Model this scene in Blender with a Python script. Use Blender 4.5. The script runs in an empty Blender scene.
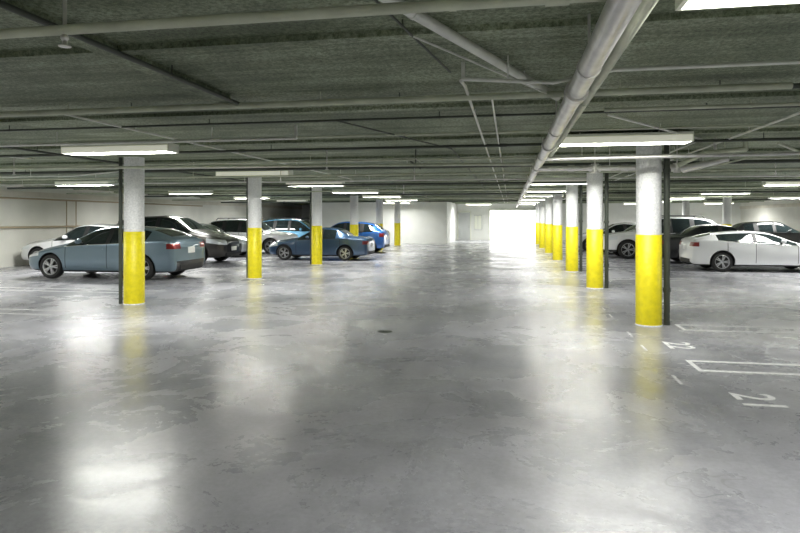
import bpy, bmesh, math, random
from mathutils import Vector, Matrix
random.seed(4)
C = bpy.context
scene = C.scene
scene.view_settings.view_transform = 'Standard'
scene.view_settings.look = 'None'
scene.view_settings.exposure = 0.0
COL = scene.collection
CEIL = 2.76

# ------------------------------------------------------------ materials
def new_mat(name):
    m = bpy.data.materials.new(name); m.use_nodes = True
    nt = m.node_tree
    return m, nt, nt.nodes['Principled BSDF']

def simple(name, col, rough=0.5, metal=0.0, var=0.0, scale=8.0, bump=0.0, emit=None, es=0.0, coat=0.0):
    m, nt, b = new_mat(name)
    b.inputs['Base Color'].default_value = (*col, 1)
    b.inputs['Roughness'].default_value = rough
    b.inputs['Metallic'].default_value = metal
    if coat: 
        b.inputs['Coat Weight'].default_value = coat
        b.inputs['Coat Roughness'].default_value = 0.05
    if emit:
        b.inputs['Emission Color'].default_value = (*emit, 1)
        b.inputs['Emission Strength'].default_value = es
    if var or bump:
        tc = nt.nodes.new('ShaderNodeTexCoord')
        n = nt.nodes.new('ShaderNodeTexNoise'); n.inputs['Scale'].default_value = scale
        n.inputs['Detail'].default_value = 6
        nt.links.new(tc.outputs['Object'], n.inputs['Vector'])
        if var:
            r = nt.nodes.new('ShaderNodeValToRGB')
            r.color_ramp.elements[0].position = 0.3; r.color_ramp.elements[1].position = 0.7
            r.color_ramp.elements[0].color = (*[c*(1-var) for c in col], 1)
            r.color_ramp.elements[1].color = (*[min(1, c*(1+var*0.5)) for c in col], 1)
            nt.links.new(n.outputs['Fac'], r.inputs['Fac'])
            nt.links.new(r.outputs['Color'], b.inputs['Base Color'])
        if bump:
            bp = nt.nodes.new('ShaderNodeBump'); bp.inputs['Strength'].default_value = bump
            bp.inputs['Distance'].default_value = 0.02
            nt.links.new(n.outputs['Fac'], bp.inputs['Height'])
            nt.links.new(bp.outputs['Normal'], b.inputs['Normal'])
    return m

def math_node(nt, op, a=None, b=None):
    n = nt.nodes.new('ShaderNodeMath'); n.operation = op
    for i, v in enumerate((a, b)):
        if v is None: continue
        if isinstance(v, (int, float)): n.inputs[i].default_value = v
        else: nt.links.new(v, n.inputs[i])
    return n.outputs[0]

def noise(nt, vec, scale, detail=5, rough=0.55, dist=0.0, mapscale=None):
    if mapscale:
        mp = nt.nodes.new('ShaderNodeMapping'); mp.inputs['Scale'].default_value = mapscale
        nt.links.new(vec, mp.inputs['Vector']); vec = mp.outputs['Vector']
    n = nt.nodes.new('ShaderNodeTexNoise')
    n.inputs['Scale'].default_value = scale; n.inputs['Detail'].default_value = detail
    n.inputs['Roughness'].default_value = rough; n.inputs['Distortion'].default_value = dist
    nt.links.new(vec, n.inputs['Vector'])
    return n.outputs['Fac']

def ramp(nt, fac, stops):
    r = nt.nodes.new('ShaderNodeValToRGB')
    while len(r.color_ramp.elements) < len(stops): r.color_ramp.elements.new(0.5)
    for e, (p, c) in zip(r.color_ramp.elements, stops):
        e.position = p; e.color = (*c, 1) if len(c) == 3 else c
    nt.links.new(fac, r.inputs['Fac'])
    return r.outputs['Color']

def mix(nt, fac, a, b, mode='MIX'):
    n = nt.nodes.new('ShaderNodeMix'); n.data_type = 'RGBA'; n.blend_type = mode
    if isinstance(fac, (int, float)): n.inputs[0].default_value = fac
    else: nt.links.new(fac, n.inputs[0])
    for i, v in ((6, a), (7, b)):
        if isinstance(v, tuple): n.inputs[i].default_value = (*v, 1)
        else: nt.links.new(v, n.inputs[i])
    return n.outputs[2]

def floor_mat():
    m, nt, b = new_mat('polished_concrete')
    tc = nt.nodes.new('ShaderNodeTexCoord'); v = tc.outputs['Object']
    big = noise(nt, v, 0.35, 4, 0.6, 0.6)
    med = noise(nt, v, 1.1, 9, 0.72, 0.2)
    fine = noise(nt, v, 24, 6, 0.75)
    stk = noise(nt, v, 1.0, 6, 0.6, 0.2, (1.6, 0.3, 1))
    c1 = ramp(nt, big, [(0.30, (0.38, 0.38, 0.425)), (0.52, (0.49, 0.49, 0.53)), (0.70, (0.60, 0.60, 0.62))])
    c2 = ramp(nt, med, [(0.30, (0.66, 0.66, 0.66)), (0.55, (0.96, 0.96, 0.96)), (0.68, (1, 1, 1))])
    c3 = ramp(nt, fine, [(0.35, (0.70, 0.70, 0.70)), (0.62, (1, 1, 1))])
    c4 = ramp(nt, stk, [(0.35, (0.76, 0.76, 0.77)), (0.6, (1, 1, 1))])
    c = mix(nt, 1.0, c1, c2, 'MULTIPLY'); c = mix(nt, 0.85, c, c3, 'MULTIPLY'); c = mix(nt, 0.8, c, c4, 'MULTIPLY')
    # sparse hairline cracks
    cr = noise(nt, v, 0.16, 5, 0.5, 0.3)
    d = math_node(nt, 'ABSOLUTE', math_node(nt, 'SUBTRACT', cr, 0.53))
    crk = math_node(nt, 'LESS_THAN', d, 0.0006)
    crk = math_node(nt, 'MULTIPLY', crk, 0.4)
    c = mix(nt, crk, c, (0.15, 0.15, 0.15))
    nt.links.new(c, b.inputs['Base Color'])
    rg = ramp(nt, noise(nt, v, 0.8, 8, 0.7, 0.4), [(0.34, (0.19,)*3), (0.5, (0.27,)*3), (0.68, (0.40,)*3)])
    nt.links.new(rg, b.inputs['Roughness'])
    b.inputs['Specular IOR Level'].default_value = 0.85
    bp = nt.nodes.new('ShaderNodeBump'); bp.inputs['Strength'].default_value = 0.24
    bp.inputs['Distance'].default_value = 0.012
    nt.links.new(noise(nt, v, 4, 8, 0.65), bp.inputs['Height'])
    nt.links.new(bp.outputs['Normal'], b.inputs['Normal'])
    return m

def ceil_mat():
    m, nt, b = new_mat('stained_ceiling_concrete')
    tc = nt.nodes.new('ShaderNodeTexCoord'); v = tc.outputs['Object']
    big = noise(nt, v, 0.6, 7, 0.7, 0.5)
    st = noise(nt, v, 1.0, 6, 0.65, 0.15, (0.25, 4.5, 1))
    fine = noise(nt, v, 34, 5, 0.8)
    c1 = ramp(nt, big, [(0.3, (0.18, 0.225, 0.14)), (0.5, (0.33, 0.38, 0.26)), (0.68, (0.56, 0.62, 0.46))])
    c2 = ramp(nt, st, [(0.36, (0.40, 0.44, 0.36)), (0.56, (1, 1, 1))])
    c3 = ramp(nt, fine, [(0.38, (0.30, 0.33, 0.26)), (0.60, (1.0, 1.0, 1.0))])
    c = mix(nt, 0.75, c1, c2, 'MULTIPLY'); c = mix(nt, 1.0, c, c3, 'MULTIPLY')
    nt.links.new(c, b.inputs['Base Color'])
    b.inputs['Roughness'].default_value = 0.6
    bp = nt.nodes.new('ShaderNodeBump'); bp.inputs['Strength'].default_value = 0.7
    bp.inputs['Distance'].default_value = 0.02
    nt.links.new(fine, bp.inputs['Height']); nt.links.new(bp.outputs['Normal'], b.inputs['Normal'])
    return m

M_floor = floor_mat(); M_ceil = ceil_mat()
M_wall = simple('painted_wall', (0.88, 0.87, 0.80), 0.7, var=0.06, scale=1.5, bump=0.1)
M_wallw = simple('white_wall', (0.88, 0.89, 0.86), 0.6, var=0.04, scale=2)
M_band = simple('cream_band', (0.80, 0.76, 0.66), 0.7, var=0.1, scale=2)
M_conc = simple('column_white_paint', (0.93, 0.94, 0.94), 0.6, var=0.2, scale=34, bump=0.6)
M_yel = simple('yellow_paint', (0.90, 0.77, 0.012), 0.45, var=0.12, scale=14, bump=0.4)
M_galv = simple('galvanised_pipe', (0.72, 0.71, 0.69), 0.33, 0.6, var=0.2, scale=7)
M_wpipe = simple('painted_pipe', (0.58, 0.61, 0.48), 0.5, var=0.2, scale=5)
M_dpipe = simple('dark_pipe', (0.06, 0.07, 0.055), 0.5, var=0.2, scale=5)
M_cond = simple('conduit_steel', (0.70, 0.71, 0.66), 0.4, 0.2, var=0.15, scale=6)
M_brown = simple('brown_pipe', (0.50, 0.41, 0.28), 0.6)
M_fix = simple('fixture_metal', (0.82, 0.84, 0.74), 0.5)
M_tube = simple('lamp_diffuser', (0.85, 0.86, 0.74), 0.4, emit=(1, 1, 0.82), es=0.3)
M_line = simple('worn_road_paint', (0.88, 0.88, 0.88), 0.6, var=0.25, scale=20)
M_lined = simple('faded_road_paint', (0.70, 0.70, 0.71), 0.55, var=0.3, scale=12)
M_black = simple('black_plastic', (0.012, 0.012, 0.013), 0.6)
M_tyre = simple('tyre_rubber', (0.018, 0.018, 0.018), 0.75)
M_rim = simple('alloy', (0.62, 0.63, 0.65), 0.28, 0.8)
M_glass = simple('tinted_glass', (0.012, 0.018, 0.02), 0.04, coat=0.5)
M_plate = simple('licence_plate', (0.8, 0.8, 0.78), 0.5)
M_chrome = simple('chrome', (0.8, 0.8, 0.8), 0.1, 1.0)
M_door = simple('door_paint', (0.55, 0.57, 0.57), 0.5)
M_out = simple('outside_concrete', (0.75, 0.74, 0.7), 0.8, var=0.1, scale=1)
M_sign = simple('sign_red', (0.6, 0.03, 0.02), 0.5)

PC = {}
def paint(spec, P):
    """body paint with crisp lamp, grille, seam and lower-trim areas in object space"""
    name, col, metal = spec
    key = (name, P['key'])
    if key in PC: return PC[key]
    m, nt, b = new_mat('paint_'+name)
    b.inputs['Roughness'].default_value = 0.30
    b.inputs['Coat Weight'].default_value = 1.0; b.inputs['Coat Roughness'].default_value = 0.04
    tc = nt.nodes.new('ShaderNodeTexCoord'); sx = nt.nodes.new('ShaderNodeSeparateXYZ')
    nt.links.new(tc.outputs['Object'], sx.inputs[0])
    X, Z = sx.outputs[0], sx.outputs[2]; AY = math_node(nt, 'ABSOLUTE', sx.outputs[1])
    gt = lambda a, c: math_node(nt, 'GREATER_THAN', a, c)
    lt = lambda a, c: math_node(nt, 'LESS_THAN', a, c)
    def AND(*a):
        o = a[0]
        for q in a[1:]: o = math_node(nt, 'MULTIPLY', o, q)
        return o
    L = P['L']; t0, t1 = P['tl']; h0, h1 = P['hl']
    tot = None
    for x0 in P['seams']:
        l = lt(math_node(nt, 'ABSOLUTE', math_node(nt, 'SUBTRACT', X, x0-L/2)), 0.009)
        tot = l if tot is None else math_node(nt, 'MAXIMUM', tot, l)
    tot = AND(tot, lt(Z, P['st'][7][3]), gt(Z, .30), gt(AY, .74))
    c = mix(nt, tot, col, tuple(x*0.1 for x in col))
    c = mix(nt, lt(Z, .24 if L < 4.65 else .36), c, (.012, .012, .013))
    c = mix(nt, AND(lt(X, -L/2+.25), lt(AY, .42), gt(Z, .36), lt(Z, h0+.02)), c, (.012, .012, .013))
    if P['key'] == 'civic': c = mix(nt, AND(gt(X, L/2-.2), lt(AY, .7), lt(Z, .50)), c, (.012, .012, .013))
    red = AND(gt(X, L/2-.22), gt(AY, .50), gt(Z, t0), lt(Z, t1))
    c = mix(nt, red, c, (.20, .01, .01))
    zs = math_node(nt, 'SUBTRACT', Z, math_node(nt, 'MULTIPLY', math_node(nt, 'ADD', X, L/2), .14))
    hl = AND(lt(X, -L/2+.5), gt(AY, .42), gt(zs, h0-.03), lt(zs, h1-.07))
    c = mix(nt, hl, c, (.72, .75, .78))
    nt.links.new(c, b.inputs['Base Color'])
    b.inputs['Metallic'].default_value = metal
    PC[key] = m
    return m

# ------------------------------------------------------------ mesh builder
class MB:
    def __init__(s): s.v = []; s.f = []; s.m = []; s.mats = []; s.sm = []
    def mi(s, mat):
        if mat not in s.mats: s.mats.append(mat)
        return s.mats.index(mat)
    def add(s, vs, fs, mat, smooth=False):
        o = len(s.v); s.v += [tuple(v) for v in vs]; k = s.mi(mat)
        for f in fs: s.f.append([i+o for i in f]); s.m.append(k); s.sm.append(smooth)
    def box(s, c, d, mat, rot=None):
        vs = []
        for z in (-1, 1):
            for y in (-1, 1):
                for x in (-1, 1):
                    p = Vector((x*d[0]/2, y*d[1]/2, z*d[2]/2))
                    if rot is not None: p = rot @ p
                    vs.append(p+Vector(c))
        s.add(vs, [(0, 2, 3, 1), (4, 5, 7, 6), (0, 1, 5, 4), (2, 6, 7, 3), (0, 4, 6, 2), (1, 3, 7, 5)], mat)
    def bb(s, x0, x1, y0, y1, z0, z1, mat):
        s.box(((x0+x1)/2, (y0+y1)/2, (z0+z1)/2), (x1-x0, y1-y0, z1-z0), mat)
    def cyl(s, a, b, r, mat, n=16, r2=None):
        a = Vector(a); b = Vector(b); d = (b-a).normalized()
        u = d.orthogonal().normalized(); w = d.cross(u); r2 = r if r2 is None else r2
        vs = []
        for p, rr in ((a, r), (b, r2)):
            for i in range(n):
                t = 2*math.pi*i/n; vs.append(p+rr*(math.cos(t)*u+math.sin(t)*w))
        s.add(vs, [(i, (i+1) % n, n+(i+1) % n, n+i) for i in range(n)], mat, True)
        s.add(vs[:n], [tuple(reversed(range(n)))], mat); s.add(vs[n:], [tuple(range(n))], mat)
    def tube(s, pts, r, mat, n=12):
        for a, b in zip(pts, pts[1:]): s.cyl(a, b, r, mat, n)
        for p in pts[1:-1]: s.ball(p, r*1.15, mat)
    def ball(s, c, r, mat, n=10, sc=(1, 1, 1)):
        vs = []; fs = []
        k = n//2
        for j in range(k+1):
            ph = math.pi*j/k
            for i in range(n):
                t = 2*math.pi*i/n
                vs.append((c[0]+r*sc[0]*math.sin(ph)*math.cos(t), c[1]+r*sc[1]*math.sin(ph)*math.sin(t), c[2]+r*sc[2]*math.cos(ph)))
        for j in range(k):
            for i in range(n):
                fs.append((j*n+i, (j+1)*n+i, (j+1)*n+(i+1) % n, j*n+(i+1) % n))
        s.add(vs, fs, mat, True)
    def lathe(s, prof, mat, n=32, origin=(0, 0, 0), axis='Z'):
        vs = []; k = len(prof)
        for i in range(n):
            t = 2*math.pi*i/n
            for r, h in prof:
                if axis == 'Z': p = (r*math.cos(t), r*math.sin(t), h)
                else: p = (r*math.cos(t), h, -r*math.sin(t))
                vs.append((p[0]+origin[0], p[1]+origin[1], p[2]+origin[2]))
        fs = [(i*k+j, ((i+1) % n)*k+j, ((i+1) % n)*k+j+1, i*k+j+1) for i in range(n) for j in range(k-1)]
        s.add(vs, fs, mat, True)
    def obj(s, name, parent=None, loc=(0, 0, 0)):
        me = bpy.data.meshes.new(name); me.from_pydata(s.v, [], s.f)
        for m in s.mats: me.materials.append(m)
        for p, k, sm in zip(me.polygons, s.m, s.sm): p.material_index = k; p.use_smooth = sm
        me.validate(); me.update()
        o = bpy.data.objects.new(name, me); COL.objects.link(o); o.location = loc
        if parent: o.parent = parent
        return o

# ------------------------------------------------------------ room shell
XL, XR, YB, YF = -16.5, 16.0, -8.0, 46.0
b = MB(); b.bb(XL-.3, XR+.3, YB-.3, YF+.3, -0.3, 0, M_floor); b.obj('floor')
b = MB(); b.bb(XL-.3, XR+.3, YB-.3, YF+.3, CEIL, CEIL+.3, M_ceil); b.obj('ceiling')
b = MB(); b.bb(XL-.3, XL, YB, YF, 0, CEIL, M_wall); b.obj('wall_left')
b = MB(); b.bb(XR, XR+.3, YB, YF, 0, CEIL, M_wall); b.obj('wall_right')
b = MB(); b.bb(XL, XR, YB-.3, YB, 0, CEIL, M_wall); b.obj('wall_back')
OX0, OX1, OZ = -1.5, 1.9, 2.25
b = MB(); b.bb(XL, OX0, YF, YF+.3, 0, CEIL, M_wallw); b.bb(OX1, XR, YF, YF+.3, 0, CEIL, M_wallw)
b.bb(OX0, OX1, YF, YF+.3, OZ, CEIL, M_wallw); b.obj('wall_far')
b = MB(); b.bb(-12.5, -4.0, 38.5, 38.8, 0, CEIL, M_wallw); b.bb(-4.3, -4.0, 38.8, YF, 0, CEIL, M_wallw); b.obj('wall_partition')
b = MB(); b.bb(XL, XL+.06, YB, YF, 2.38, 2.55, M_band); b.obj('trim_1')
b = MB(); b.bb(XR-.06, XR, YB, YF, 2.3, 2.5, M_band); b.obj('trim_2')
b = MB(); b.bb(XR-.05, XR, YB, YF, 0, 1.0, M_band); b.obj('baseboard_right')
b = MB(); b.bb(-12, 12, YF+.3, YF+40, -0.3, -0.0, M_out); b.obj('driveway')
b = MB(); b.bb(OX0-.1, OX0, YF-.08, YF, 0, OZ+.1, M_fix); b.bb(OX1, OX1+.1, YF-.08, YF, 0, OZ+.1, M_fix)
b.bb(OX0, OX1, YF-.08, YF, OZ, OZ+.1, M_fix); b.obj('door_1')
b = MB(); b.bb(-3.9, -3.0, YF-.06, YF, 0, 2.1, M_door); b.bb(-3.97, -3.9, YF-.1, YF, 0, 2.17, M_fix)
b.bb(-3.0, -2.93, YF-.1, YF, 0, 2.17, M_fix); b.bb(-3.97, -2.93, YF-.1, YF, 2.1, 2.17, M_fix)
b.ball((-3.1, YF-.1, 1.0), .04, M_chrome); b.obj('door_2')
b = MB(); b.bb(-2.7, -2.1, YF-.2, YF, 0.8, 1.9, M_door); b.bb(-2.66, -2.42, YF-.22, YF-.2, .85, 1.85, M_fix)
b.bb(-2.38, -2.14, YF-.22, YF-.2, .85, 1.85, M_fix); b.obj('electrical_cabinet')

b = MB()
y = -6.0
while y < 45:
    b.bb(XL, XR, y, y+.10, CEIL-.04, CEIL, M_ceil); y += 2.4
b.bb(-2.68, -2.58, -8, 5.25, CEIL-.07, CEIL, M_ceil)
b.obj('trim_3')

# ------------------------------------------------------------ columns
def column(x, y, r=0.18, yh=1.36, pipe=None):
    b = MB()
    n = 40
    b.lathe([(r+.004, 0), (r+.006, .02), (r+.006, yh), (r, yh+.004)], M_yel, n)
    b.lathe([(r, yh), (r, CEIL-.1), (r+.0, CEIL)], M_conc, n)
    b.lathe([(r+.012, 0), (r+.012, .015), (r+.004, .018)], M_conc, n)
    b.obj('column', loc=(x, y, 0))
    if pipe:
        px, py, pr, pm = pipe
        q = MB(); q.cyl((0, 0, 0.0), (0, 0, CEIL), pr, pm, 14)
        for z in (.5, 1.5, 2.3): q.cyl((0, 0, z), (0, 0, z+.06), pr*1.25, pm, 14)
        q.obj('drain_pipe', loc=(x+px, y+py, 0))
for i, (x, y) in enumerate([(2.06, 9.6), (1.93, 14.5), (1.86, 19.0), (1.8, 23.9), (1.78, 28.8), (1.75, 33.7), (1.75, 38.6)]):
    column(x, y, pipe=(.27, .05, .045, M_dpipe) if i < 3 else None)
for i, (x, y) in enumerate([(-6.99, 10.25), (-6.77, 15.2), (-6.66, 20.15), (-6.62, 25.1), (-6.6, 30.1), (-6.6, 35.1)]):
    column(x, y, pipe=(-.25, -.05 if i == 0 else .1, .035, M_dpipe) if i < 3 else None)
column(9.7, 29.5); column(9.7, 36.0); column(-6.9, -1.0); column(2.03, -0.5)

# ------------------------------------------------------------ ceiling lights
def fixture(x, y, L=1.75, w=130):
    b = MB(); z = CEIL-.12
    b.bb(-L/2, L/2, -.14, .14, z+.035, z+.08, M_fix)
    for s in (-1, 1):
        b.box((0, s*.145, z-.003), (L, .012, .09), M_tube)
    for sx in (-L/2, L/2): b.bb(sx-.012, sx+.012, -.15, .15, z-.048, z+.08, M_fix)
    for s in (-.055, .055): b.cyl((-L/2+.04, s, z+.018), (L/2-.04, s, z+.018), .013, M_tube, 10)
    for sx in (-.5, .5): b.cyl((sx, 0, z+.075), (sx, 0, CEIL), .012, M_fix, 8)
    o = b.obj('ceiling_light', loc=(x, y, 0))
    ld = bpy.data.lights.new('lamp', 'AREA'); ld.shape = 'RECTANGLE'; ld.size = L*.94; ld.size_y = .26
    ld.energy = w; ld.color = (1, 1, .96)
    lo = bpy.data.objects.new('lamp', ld); COL.objects.link(lo); lo.parent = o; lo.location = (0, 0, z-.0)
for y in (-5.5, -1.0, 2.9, 8.35, 13.2, 17.7, 22.4, 27.2, 32.0, 37.0, 42.0):
    fixture(1.42 if y != 2.9 else 1.66, y, w=85 if y < 10 else 110)
for y in (-5.5, -1.0, 8.15, 13.0, 17.4, 22.2, 27.0, 32.0): fixture(-5.8, y, w=100 if y < 5 else 125)
for y in (3, 10.2, 15.8, 21.8, 27.5, 33): fixture(-12.4, y, w=240)
for y in (2.5, 9.0, 14.8, 19.5, 25.5, 31, 37, 42): fixture(8.3, y, w=170)
for y in (22, 32, 42): fixture(13.3, y, w=230)
fixture(-2.2, 42.5, w=180); fixture(-7.0, 36.8, w=130)  # extra fixtures, added to brighten the partition and far wall

# ------------------------------------------------------------ pipes
def pipe(name, pts, r, mat, hang=1.8, couple=None):
    b = MB(); b.tube(pts, r, mat, 14)
    for a, c in zip(pts, pts[1:]):
        a = Vector(a); c = Vector(c); L = (c-a).length
        if abs(c.z-a.z) > .05 or L < .5: continue
        k = max(1, int(L/hang)); d = (c-a).normalized()
        for i in range(k):
            p = a+(c-a)*((i+.5)/k)
            if p.z+r < CEIL: b.cyl((p.x, p.y, p.z), (p.x, p.y, CEIL), max(.006, r*.14), mat, 6)
            b.cyl(p-d*.015, p+d*.015, r*1.12, mat, 14)
        if couple:
            k = int(L/couple)
            for i in range(1, k+1):
                p = a+d*(i*couple-.3)
                if (p-a).length < L: b.cyl(p-d*.05, p+d*.05, r*1.28, mat, 14)
    return b.obj(name)
pipe('sprinkler_pipe', [(.44, -7.5, 2.46), (.44, 44, 2.46)], .062, M_galv, 2.4, 3.0)
pipe('sprinkler_pipe', [(.60, -7.5, 2.56), (.60, 9.3, 2.56), (.60, 9.3, 2.46)], .035, M_wpipe, 2.4)
pipe('sprinkler_pipe', [(-15.5, 2.66, 2.55), (15.0, 2.66, 2.55)], .026, M_wpipe, 2.6, 3.2)
pipe('sprinkler_pipe', [(-16, 5.25, 2.66), (2.2, 5.25, 2.66)], .028, M_wpipe, 2.6)
pipe('sprinkler_pipe', [(-16, 5.42, 2.69), (14, 5.42, 2.69)], .022, M_dpipe, 2.6)
pipe('conduit', [(.9, 6.1, 2.66), (14, 6.1, 2.66)], .018, M_wpipe, 2.6)
pipe('conduit', [(-15.5, 6.45, 2.7), (14, 6.45, 2.7)], .012, M_dpipe, 2.6)
pipe('conduit', [(-16, 7.05, 2.60), (-2.6, 7.05, 2.60), (-2.6, 7.05, CEIL)], .02, M_cond, 2.2)
pipe('conduit', [(-.33, 4.3, 2.72), (-.33, 4.3, 2.6), (.3, 4.35, 2.56), (.7, 4.3, 2.62), (9, 4.3, 2.62)], .014, M_cond, 2.4)
pipe('conduit', [(-.35, 4.35, 2.6), (-.36, 4.9, 2.68), (-.36, 40, 2.68)], .013, M_cond, 2.8)
pipe('conduit', [(-.16, 5.3, 2.68), (-.16, 40, 2.68)], .010, M_cond, 2.8)
pipe('sprinkler_pipe', [(.44, 9.75, 2.40), (2.6, 9.75, 2.38), (3.2, 9.75, 2.50), (3.2, 12, 2.5)], .04, M_galv, 1.5, .8)
pipe('sprinkler_pipe', [(2.4, 9.3, 2.38), (2.75, 9.3, 2.55), (3.3, 9.3, 2.60), (3.3, 9.3, CEIL)], .035, M_wpipe, 1.5)
pipe('sprinkler_pipe', [(.44, 9.3, 2.52), (2.9, 9.3, 2.52), (2.9, 9.3, CEIL)], .022, M_galv, 1.2, .7)
pipe('sprinkler_pipe', [(.44, 8.9, 2.46), (14, 8.9, 2.56)], .024, M_galv, 2.0, 3)
pipe('sprinkler_pipe', [(-15, 9.6, 2.58), (.44, 9.6, 2.46)], .024, M_wpipe, 2.2, 2.8)
for yy, m, r, z in ((7.7, M_wpipe, .014, 2.7), (8.75, M_dpipe, .02, 2.66), (10.6, M_wpipe, .016, 2.66), (11.6, M_dpipe, .03, 2.62), (12.6, M_wpipe, .022, 2.55),
                 (13.9, M_cond, .016, 2.66), (15.3, M_cond, .02, 2.6), (16.6, M_dpipe, .03, 2.58),
                 (19.2, M_wpipe, .022, 2.52), (22.9, M_dpipe, .03, 2.55), (26.1, M_wpipe, .025, 2.5), (31, M_dpipe, .03, 2.52)):
    pipe('sprinkler_pipe', [(-15.8, yy, z), (15.5, yy, z)], r, m, 3.2, 4)
pipe('conduit', [(-2.55, -4, 2.68), (-2.5, 5.3, 2.68)], .018, M_dpipe, 1.9)
pipe('conduit', [(-.82, 2.35, 2.70), (.42, 5.6, 2.70)], .032, M_cond, 1.5)
pipe('conduit', [(-.78, 2.3, 2.72), (-.45, 4.57, 2.72)], .008, M_dpipe, 1.5)
pipe('conduit', [(-.6, 3.6, 2.72), (.3, 5.2, 2.66)], .007, M_cond, 1.5)
pipe('conduit', [(2.9, -6, 2.68), (2.9, 40, 2.68)], .014, M_cond, 2.5)
pipe('conduit', [(-7.3, -6, 2.66), (-7.3, 38, 2.66)], .018, M_dpipe, 2.5)
pipe('conduit', [(-4.6, 5.4, 2.70), (-4.3, 16, 2.70)], .012, M_cond, 2.5)
pipe('conduit', [(5.2, 2.9, 2.70), (3.9, 8.8, 2.70)], .012, M_cond, 2.5)
pipe('conduit', [(3.6, 9.0, 2.64), (5.9, 12.6, 2.64)], .02, M_wpipe, 2.5)
pipe('conduit', [(1.0, 6.6, 2.70), (2.6, 8.9, 2.70), (2.6, 20, 2.70)], .014, M_cond, 2.5)
pipe('conduit', [(-1.9, 6.5, 2.70), (-.9, 9.4, 2.70), (-.9, 26, 2.70)], .010, M_dpipe, 2.5)
pipe('conduit', [(-9.6, 4.6, 2.70), (-8.6, 9.6, 2.70)], .014, M_cond, 2.5)
pipe('conduit', [(-15, 11.1, 2.5), (-9, 11.1, 2.5), (-7.2, 10.9, 2.6), (-.8, 10.9, 2.6)], .014, M_cond, 2.0)
pipe('conduit', [(1.2, 11.0, 2.5), (3.4, 11.0, 2.5), (3.9, 11.0, 2.62), (12, 11.0, 2.62)], .016, M_wpipe, 1.6)
def sprinkler_head(x, y, z):
    b = MB(); b.cyl((0, 0, 0), (0, 0, -.07), .012, M_galv, 8); b.cyl((0, 0, -.07), (0, 0, -.075), .03, M_galv, 12)
    b.ball((0, 0, -.03), .02, M_galv); b.cyl((0, 0, 0), (0, 0, CEIL-z), .01, M_galv, 8)
    b.obj('sprinkler_head', loc=(x, y, z))
for x, y in ((-2.2, 2.66), (-4.5, 2.66), (-9, 9.6), (-3, 9.6), (-5, 12.6), (-2, 12.6), (5, 8.9), (-3.4, 19.2), (5, 12.6)):
    sprinkler_head(x, y, 2.54 if y < 3 else 2.5)
b = MB()
rt = Matrix.Rotation(math.radians(35), 3, 'Y')
b.box((0, 0, 2.5), (.22, .04, .03), M_dpipe, rt); b.box((.08, 0, 2.55), (.2, .04, .02), M_cond, rt)
b.cyl((0, 0, 2.5), (0, 0, CEIL), .01, M_dpipe, 8); b.obj('pipe_bracket', loc=(-1.55, 9.9, 0))
def valve(x, y, z):
    b = MB(); b.cyl((0, 0, -.07), (0, 0, .07), .06, M_galv, 14); b.cyl((-.09, 0, 0), (.09, 0, 0), .055, M_galv, 14)
    b.lathe([(.05, .13), (.065, .135), (.065, .15), (.05, .155)], M_wpipe, 16); b.cyl((0, 0, .06), (0, 0, .15), .012, M_galv, 8)
    b.cyl((0, 0, .15), (0, 0, CEIL-z), .008, M_galv, 8)
    b.obj('sprinkler_valve', loc=(x, y, z))
valve(2.5, 9.75, 2.38); valve(1.3, 9.75, 2.39)

b = MB(); b.tube([(XL+.12, 8, 2.3), (XL+.12, 30, 2.3)], .03, M_brown)
for yy in (19.9, 20.4): b.cyl((XL+.12, yy, 0.0), (XL+.12, yy, 2.3), .02, M_brown)
b.cyl((XL, 15, 2.3), (XL+.12, 15, 2.3), .02, M_brown); b.obj('wall_pipe')
b = MB(); b.tube([(XL+.12, 9, 1.32), (XL+.12, 21.5, 1.32)], .035, M_brown)
for yy in (9.2, 12, 15, 18, 21.3): b.cyl((XL, yy, 1.32), (XL+.12, yy, 1.32), .03, M_brown)
b.obj('guard_rail')
b = MB(); b.bb(XL, XL+.03, 24, 24.6, 1.5, 1.8, M_sign); b.obj('wall_sign')

# ------------------------------------------------------------ floor markings
def stall(x0, x1, y, mat):
    b = MB()
    for dy in (-.22, .22): b.bb(x0, x1, y+dy-.035, y+dy+.035, 0, .003, mat)
    b.bb(x0-.05, x0, y-.255, y+.255, 0, .003, mat)
    b.obj('stall_line')
for k, y in enumerate((7.02, 9.45, 12.1, 16.9, 21.6)): stall(2.0 if k == 0 else 2.5, 7.0 if k < 2 else 5.0, y, M_line if k < 1 else M_lined)
b = MB()
for yy in (6.2, 7.7, 8.6, 10.2, 11.0, 12.6): b.bb(1.62, 1.65, yy, yy+.35, 0, .002, M_lined)
b.bb(2.0, 2.3, 4.5, 4.55, 0, .003, M_lined)
b.obj('stall_line')
for y in (9.0, 11.9, 17.6): stall(-12.0, -7.5, y, M_lined)
def number(txt, x, y, size=.45):
    cu = bpy.data.curves.new('t', 'FONT'); cu.body = txt; cu.size = size; cu.extrude = .001
    cu.align_x = 'CENTER'; cu.offset = .004
    o = bpy.data.objects.new('t', cu); COL.objects.link(o)
    C.view_layer.update()
    me = bpy.data.meshes.new_from_object(o.evaluated_get(C.evaluated_depsgraph_get()))
    bpy.data.objects.remove(o)
    me.materials.clear(); me.materials.append(M_line)
    n = bpy.data.objects.new('stall_number', me); COL.objects.link(n)
    n.location = (x, y, .002); n.rotation_euler = (0, 0, -math.pi/2)
number('21', 1.98, 5.75, .5); number('22', 1.95, 8.1, .45); number('23', 2.2, 10.9, .4)
b = MB(); b.lathe([(0.001, .004), (.1, .004), (.11, 0)], M_dpipe, 20); b.obj('floor_drain', loc=(-1.75, 8.35, 0))

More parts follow.
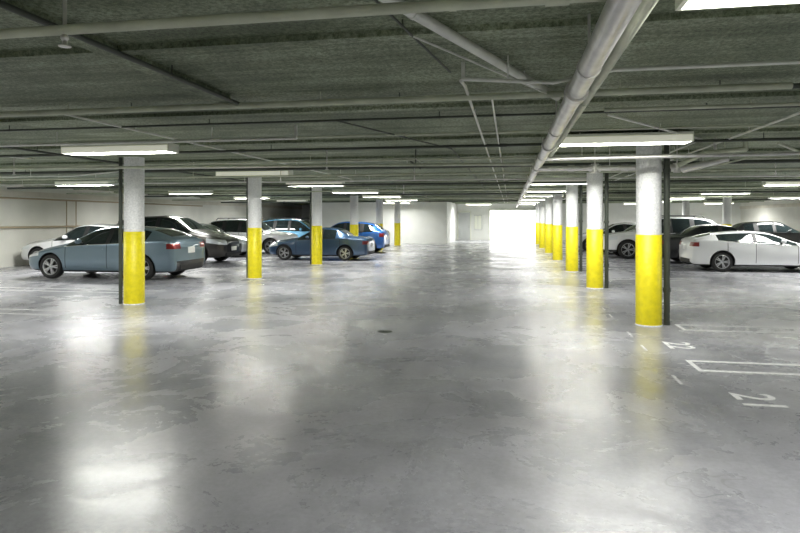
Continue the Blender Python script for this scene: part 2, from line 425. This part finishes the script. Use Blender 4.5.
# ------------------------------------------------------------ cars
P_civic = dict(key='civic', L=4.5, fw=.88, rw=3.58, R=.325, seams=(1.35, 2.58, 3.42), st=[
 (0.00,.58,.30,.54,.60,.42,''),(0.07,.74,.22,.60,.68,.58,''),(0.40,.86,.18,.70,.80,.66,''),(0.95,.90,.18,.80,.91,.70,''),
 (1.32,.90,.18,.87,.98,.70,'W'),(2.08,.90,.18,.92,1.36,.58,'G'),(2.55,.90,.18,.94,1.42,.58,'P'),(2.62,.90,.18,.945,1.42,.58,'G'),
 (3.15,.90,.18,.97,1.40,.57,'G'),(3.70,.90,.18,1.03,1.33,.56,'R'),(4.28,.88,.2,1.05,1.14,.62,''),(4.39,.86,.22,1.03,1.12,.64,''),
 (4.46,.82,.25,.88,.96,.62,''),(4.50,.76,.32,.74,.82,.5,'')], tl=(.82,.96), hl=(.58,.74))
P_low = dict(P_civic); P_low['key'] = 'low'; P_low['st'] = [(a, w, z, bz, t if t < 1.0 else 1.0+(t-1.0)*.78, wr, g) for a, w, z, bz, t, wr, g in P_civic['st']]
P_sedan = dict(key='sedan', L=4.5, fw=.80, rw=3.52, R=.32, seams=(1.35, 2.46, 3.3), st=[
 (0.00,.60,.28,.54,.62,.44,''),(0.07,.76,.22,.62,.72,.60,''),(0.40,.85,.19,.74,.85,.66,''),(1.0,.88,.18,.82,.93,.68,''),
 (1.40,.88,.18,.88,.99,.68,'W'),(2.02,.88,.18,.91,1.36,.57,'G'),(2.42,.88,.18,.92,1.41,.57,'P'),(2.50,.88,.18,.925,1.41,.57,'G'),
 (3.10,.88,.18,.94,1.37,.56,'R'),(3.68,.88,.18,.95,1.05,.62,''),(4.05,.86,.2,.94,1.03,.64,''),(4.38,.82,.22,.90,1.0,.62,''),
 (4.46,.78,.26,.80,.92,.6,''),(4.50,.70,.32,.72,.8,.5,'')], tl=(.70,.84), hl=(.58,.76))
P_suv = dict(key='suv', L=4.7, fw=.9, rw=3.62, R=.37, seams=(1.35, 2.5, 3.34), st=[
 (0.00,.66,.34,.70,.80,.5,''),(0.07,.80,.28,.80,.92,.66,''),(0.40,.90,.26,.92,1.02,.72,''),(0.95,.93,.25,.98,1.08,.74,''),
 (1.30,.93,.25,1.02,1.12,.74,'W'),(1.95,.93,.25,1.04,1.62,.62,'G'),(2.45,.93,.25,1.05,1.69,.63,'P'),(2.54,.93,.25,1.05,1.69,.63,'G'),
 (3.30,.93,.25,1.07,1.68,.62,'P'),(3.38,.93,.25,1.07,1.68,.62,'G'),(4.12,.92,.27,1.09,1.60,.60,'R'),(4.52,.90,.29,1.10,1.18,.70,''),
 (4.65,.86,.32,.95,1.08,.68,''),(4.70,.78,.38,.84,.92,.6,'')], tl=(.86,1.04), hl=(.74,.92))
P_hatch = dict(key='hatch', L=4.1, fw=.82, rw=3.38, R=.31, seams=(1.15, 2.18, 3.02), st=[
 (0.00,.60,.28,.58,.66,.44,''),(0.07,.76,.22,.68,.77,.60,''),(0.36,.84,.19,.80,.89,.66,''),(0.8,.87,.18,.86,.97,.68,''),
 (1.10,.87,.18,.92,1.03,.68,'W'),(1.8,.87,.18,.94,1.44,.57,'G'),(2.15,.87,.18,.95,1.49,.57,'P'),(2.22,.87,.18,.955,1.49,.57,'G'),
 (2.95,.87,.18,.98,1.46,.56,'P'),(3.1,.87,.18,.98,1.45,.56,'G'),(3.55,.86,.19,1.0,1.38,.55,'R'),(3.92,.84,.22,1.0,1.1,.6,''),
 (4.06,.80,.26,.86,.96,.6,''),(4.10,.72,.32,.74,.82,.5,'')], tl=(.76,.94), hl=(.62,.80))

def body_mesh(P, pm, lvl):
    L = P['L']; st = P['st']
    bm = bmesh.new(); cl = bm.edges.layers.float.new('crease_edge')
    rings = []
    for (x, w, z0, bz, tz, wr, tag) in st:
        mid = z0+.55*(bz-z0)
        half = [(0, z0), (w*.86, z0), (w*.975, z0+.09), (w, mid), (w*.975, bz), (wr, tz-.05), (wr*.88, tz-.014), (wr*.45, tz), (0, tz+.004)]
        R = [bm.verts.new((x-L/2, -yy, zz)) for yy, zz in half]
        Lh = [R[0]]+[bm.verts.new((x-L/2, yy, zz)) for yy, zz in half[1:-1]]+[R[-1]]
        rings.append((R, Lh))
    for i in range(len(st)-1):
        tag = st[i][6]
        for side in (0, 1):
            A = rings[i][side]; B = rings[i+1][side]
            for j in range(8):
                f = (A[j], B[j], B[j+1], A[j+1]) if side == 0 else (A[j], A[j+1], B[j+1], B[j])
                face = bm.faces.new(f); face.smooth = True
                k = 0
                if j == 4 and tag in 'WGQ' and tag: k = 1
                if j == 4 and tag == 'P': k = 2
                if j in (6, 7) and tag and tag in 'WQR': k = 1
                if j == 0: k = 2
                face.material_index = k
    for idx in (0, -1):
        R, Lh = rings[idx]
        for j in range(8):
            vs = [R[j], R[j+1], Lh[j+1], Lh[j]]
            u = []
            for v in vs:
                if v not in u: u.append(v)
            if idx == -1: u.reverse()
            f = bm.faces.new(u); f.smooth = True
    bm.normal_update(); bmesh.ops.recalc_face_normals(bm, faces=bm.faces)
    vi = {}
    for i, (R, Lh) in enumerate(rings):
        for S in (R, Lh):
            for j, v in enumerate(S): vi[v] = (i, j)
    for e in bm.edges:
        (a, ja), (c, jc) = vi[e.verts[0]], vi[e.verts[1]]
        if ja == jc and a != c:
            if ja == 4: e[cl] = .55
            if ja == 5: e[cl] = .5
            if ja == 1: e[cl] = .4
            if ja == 6: e[cl] = .25
        elif a == c and st[a][6] in ('W', 'R', 'P') and ja >= 4 and jc >= 4: e[cl] = .35
        if a == c and a > 0 and (st[a][6] != st[a-1][6]) and ja >= 4 and jc >= 4: e[cl] = max(e[cl], .35)
    me = bpy.data.meshes.new('b'); bm.to_mesh(me); bm.free()
    for m in (pm, M_glass, M_black): me.materials.append(m)
    o = bpy.data.objects.new('b', me); COL.objects.link(o)
    md = o.modifiers.new('s', 'SUBSURF'); md.levels = lvl; md.render_levels = lvl
    cut = MB(); R = P['R']+.055
    for wx in (P['fw'], P['rw']):
        for s in (-1, 1): cut.cyl((wx-L/2, s*.62, P['R']), (wx-L/2, s*1.2, P['R']), R, M_black, 36)
    co = cut.obj('cut')
    bo = o.modifiers.new('b', 'BOOLEAN'); bo.object = co; bo.operation = 'DIFFERENCE'; bo.solver = 'EXACT'
    C.view_layer.update()
    ev = o.evaluated_get(C.evaluated_depsgraph_get())
    out = bpy.data.meshes.new_from_object(ev)
    bpy.data.objects.remove(o); bpy.data.objects.remove(co)
    for p in out.polygons:
        c = p.center; X = c.x+L/2; ay = abs(c.y)
        inw = any((X-wx)**2+(c.z-P['R'])**2 < (R+.001)**2*0.999 for wx in (P['fw'], P['rw'])) and ay < 1.1
        onrim = any(abs(math.hypot(X-wx, c.z-P['R'])-R) < .012 for wx in (P['fw'], P['rw'])) and abs(p.normal.y) < .3 and ay > .55
        if (inw and ay > .55) or onrim: p.material_index = 2; p.use_smooth = False
    return out

WH = {}
def wheel_mesh(R, dark=False):
    key = (R, dark)
    if key in WH: return WH[key]
    b = MB(); w = .105; r = R*.69
    b.lathe([(r*.98, -w*.8), (r*1.04, -w), (R*.9, -w*1.02), (R*.985, -w*.8), (R, -w*.45), (R, w*.45), (R*.985, w*.8), (R*.9, w*1.02), (r*1.04, w), (r*.98, w*.8)], M_tyre, 40, axis='Y')
    rm = M_rim if not dark else M_black
    b.lathe([(r*.93, -w*.25), (r*.93, -w*.8), (r*1.0, -w*.92), (r*1.02, -w*.7), (r*1.02, w*.8)], rm, 40, axis='Y')
    b.lathe([(0.001, -w*.15), (r*.95, -w*.15)], M_black, 30, axis='Y')
    for i in range(5):
        for da in (-.16, .16):
            t = 2*math.pi*i/5+da
            rot = Matrix.Rotation(-t, 3, 'Y')
            b.box(rot @ Vector((r*.52, -w*.62, 0)), (r*.92, w*.35, r*.13), rm, rot)
    b.lathe([(.001, -w*.92), (r*.2, -w*.88), (r*.24, -w*.4)], rm, 20, axis='Y')
    o = b.obj('w'); me = o.data; bpy.data.objects.remove(o)
    WH[key] = me; return me

def car(name, P, spec, x, y, rot=0.0, sc=1.0, lvl=3, dark=False):
    L = P['L']; pm = paint(spec, P)
    e = bpy.data.objects.new(name, None); COL.objects.link(e); e.empty_display_size = .5
    me = body_mesh(P, pm, lvl)
    bo = bpy.data.objects.new('body', me); COL.objects.link(bo); bo.parent = e
    for i, (wx, s) in enumerate(((P['fw'], -1), (P['fw'], 1), (P['rw'], -1), (P['rw'], 1))):
        w = bpy.data.objects.new('wheel_%d' % (i+1), wheel_mesh(P['R'], dark)); COL.objects.link(w); w.parent = e
        hw = P['st'][5][1]
        w.location = (wx-L/2, s*(hw-.13), P['R'])
        if s > 0: w.rotation_euler = (0, 0, math.pi)
    b = MB(); hw = P['st'][5][1]; bel = P['st'][5][3]; cx = P['st'][4][0]-L/2
    for s in (-1, 1):
        b.ball((cx+.48, s*(hw+.06), bel+.09), .1, pm, 14, (.75, 1.0, .65))
        b.box((cx+.50, s*(hw-.05), bel+.04), (.06, .14, .04), M_black)
        for hx in (P['seams'][1]-.18, P['seams'][2]-.1):
            b.box((hx-L/2, s*(hw-.004), bel-.12), (.16, .035, .025), pm)
        pts = [(q[0]-L/2, s*(q[1]*.972), q[3]-.004) for q in P['st'][4:10]]
        for a, c in zip(pts, pts[1:]): b.cyl(a, c, .009, M_chrome if P['key'] in ('civic', 'low') else M_black, 6)
    b.obj('mirrors_handles_trim', parent=e)
    b = MB()
    b.box((L/2-.005, 0, P['tl'][0]-.05), (.03, .34, .16), M_plate)
    b.box((-L/2+.0, 0, P['hl'][0]-.16), (.03, .32, .12), M_plate)
    b.box((L/2-.03, 0, .34), (.06, 1.1, .12), M_black)
    b.box((-L/2+.03, 0, .30), (.06, 1.0, .08), M_black)
    b.obj('plates_and_bumpers', parent=e)
    if P is P_suv:
        b = MB()
        for s in (-1, 1):
            b.tube([(-.55, s*.58, 1.62), (-.45, s*.58, 1.73), (1.4, s*.57, 1.72), (1.5, s*.57, 1.62)], .018, M_black, 8)
        b.obj('roof_rails', parent=e)
    e.location = (x, y, 0); e.rotation_euler = (0, 0, rot); e.scale = (sc,)*3
    return e
PI = math.pi
blue_grey = ('steel_blue', (0.16, 0.23, 0.285), .5)
dk = ('dark_taupe', (0.06, 0.055, 0.05), .5)
white = ('white', (0.82, 0.83, 0.84), 0)
silver = ('silver', (0.5, 0.52, 0.53), .6)
navy = ('blue', (0.03, 0.075, 0.15), .4)
blue = ('bright_blue', (0.02, 0.12, 0.42), .2)
lblue = ('light_blue', (0.15, 0.4, 0.62), .2)
blk = ('black', (0.015, 0.016, 0.018), .2)
car('hatchback', P_civic, blue_grey, -10.75, 14.98)
car('sedan', P_sedan, white, -13.8, 18.1, sc=1.02)
car('hatchback', P_hatch, dk, -12.3, 20.45, PI, 1.16)
car('sedan', P_sedan, silver, -13.0, 23.9, PI, 1.0, 2)
car('sedan', P_sedan, navy, -7.35, 22.9, 0, .9)
car('suv', P_suv, white, -12.1, 26.6, PI, .95, 2)
car('suv', P_suv, lblue, -11.0, 30.0, PI, .95, 2)
car('hatchback', P_hatch, blue, -7.8, 28.0, 0, 1.0, 2)
car('sedan', P_sedan, dk, -8.9, 32.6, 0, 1.0, 2)
car('sedan', P_low, white, 7.55, 20.4, PI, .93)
car('sedan', P_sedan, blk, 7.5, 23.5, PI, 1.0, 2)
car('suv', P_suv, white, 6.1, 26.2, 0, 1.0, 2)
car('sedan', P_sedan, dk, 5.9, 28.9, 0, 1.0, 2)
car('sedan', P_sedan, white, 5.3, 31.5, 0, 1.0, 2)
car('sedan', P_sedan, silver, 6.2, 36, 0, 1.0, 2)
car('hatchback', P_hatch, blk, 12.9, 33, PI, 1.0, 2)

# ------------------------------------------------------------ world & camera
w = bpy.data.worlds.new('World'); scene.world = w; w.use_nodes = True
bg = w.node_tree.nodes['Background']; bg.inputs[0].default_value = (1, .99, .96, 1); bg.inputs[1].default_value = 5.0
cam = bpy.data.cameras.new('camera'); co = bpy.data.objects.new('camera', cam); COL.objects.link(co)
co.location = (0, 0, 1.6); co.rotation_euler = (math.radians(90), 0, math.radians(10.4))
cam.sensor_width = 36; cam.lens = 27; cam.shift_y = -47.5/800; cam.clip_end = 300
scene.camera = co
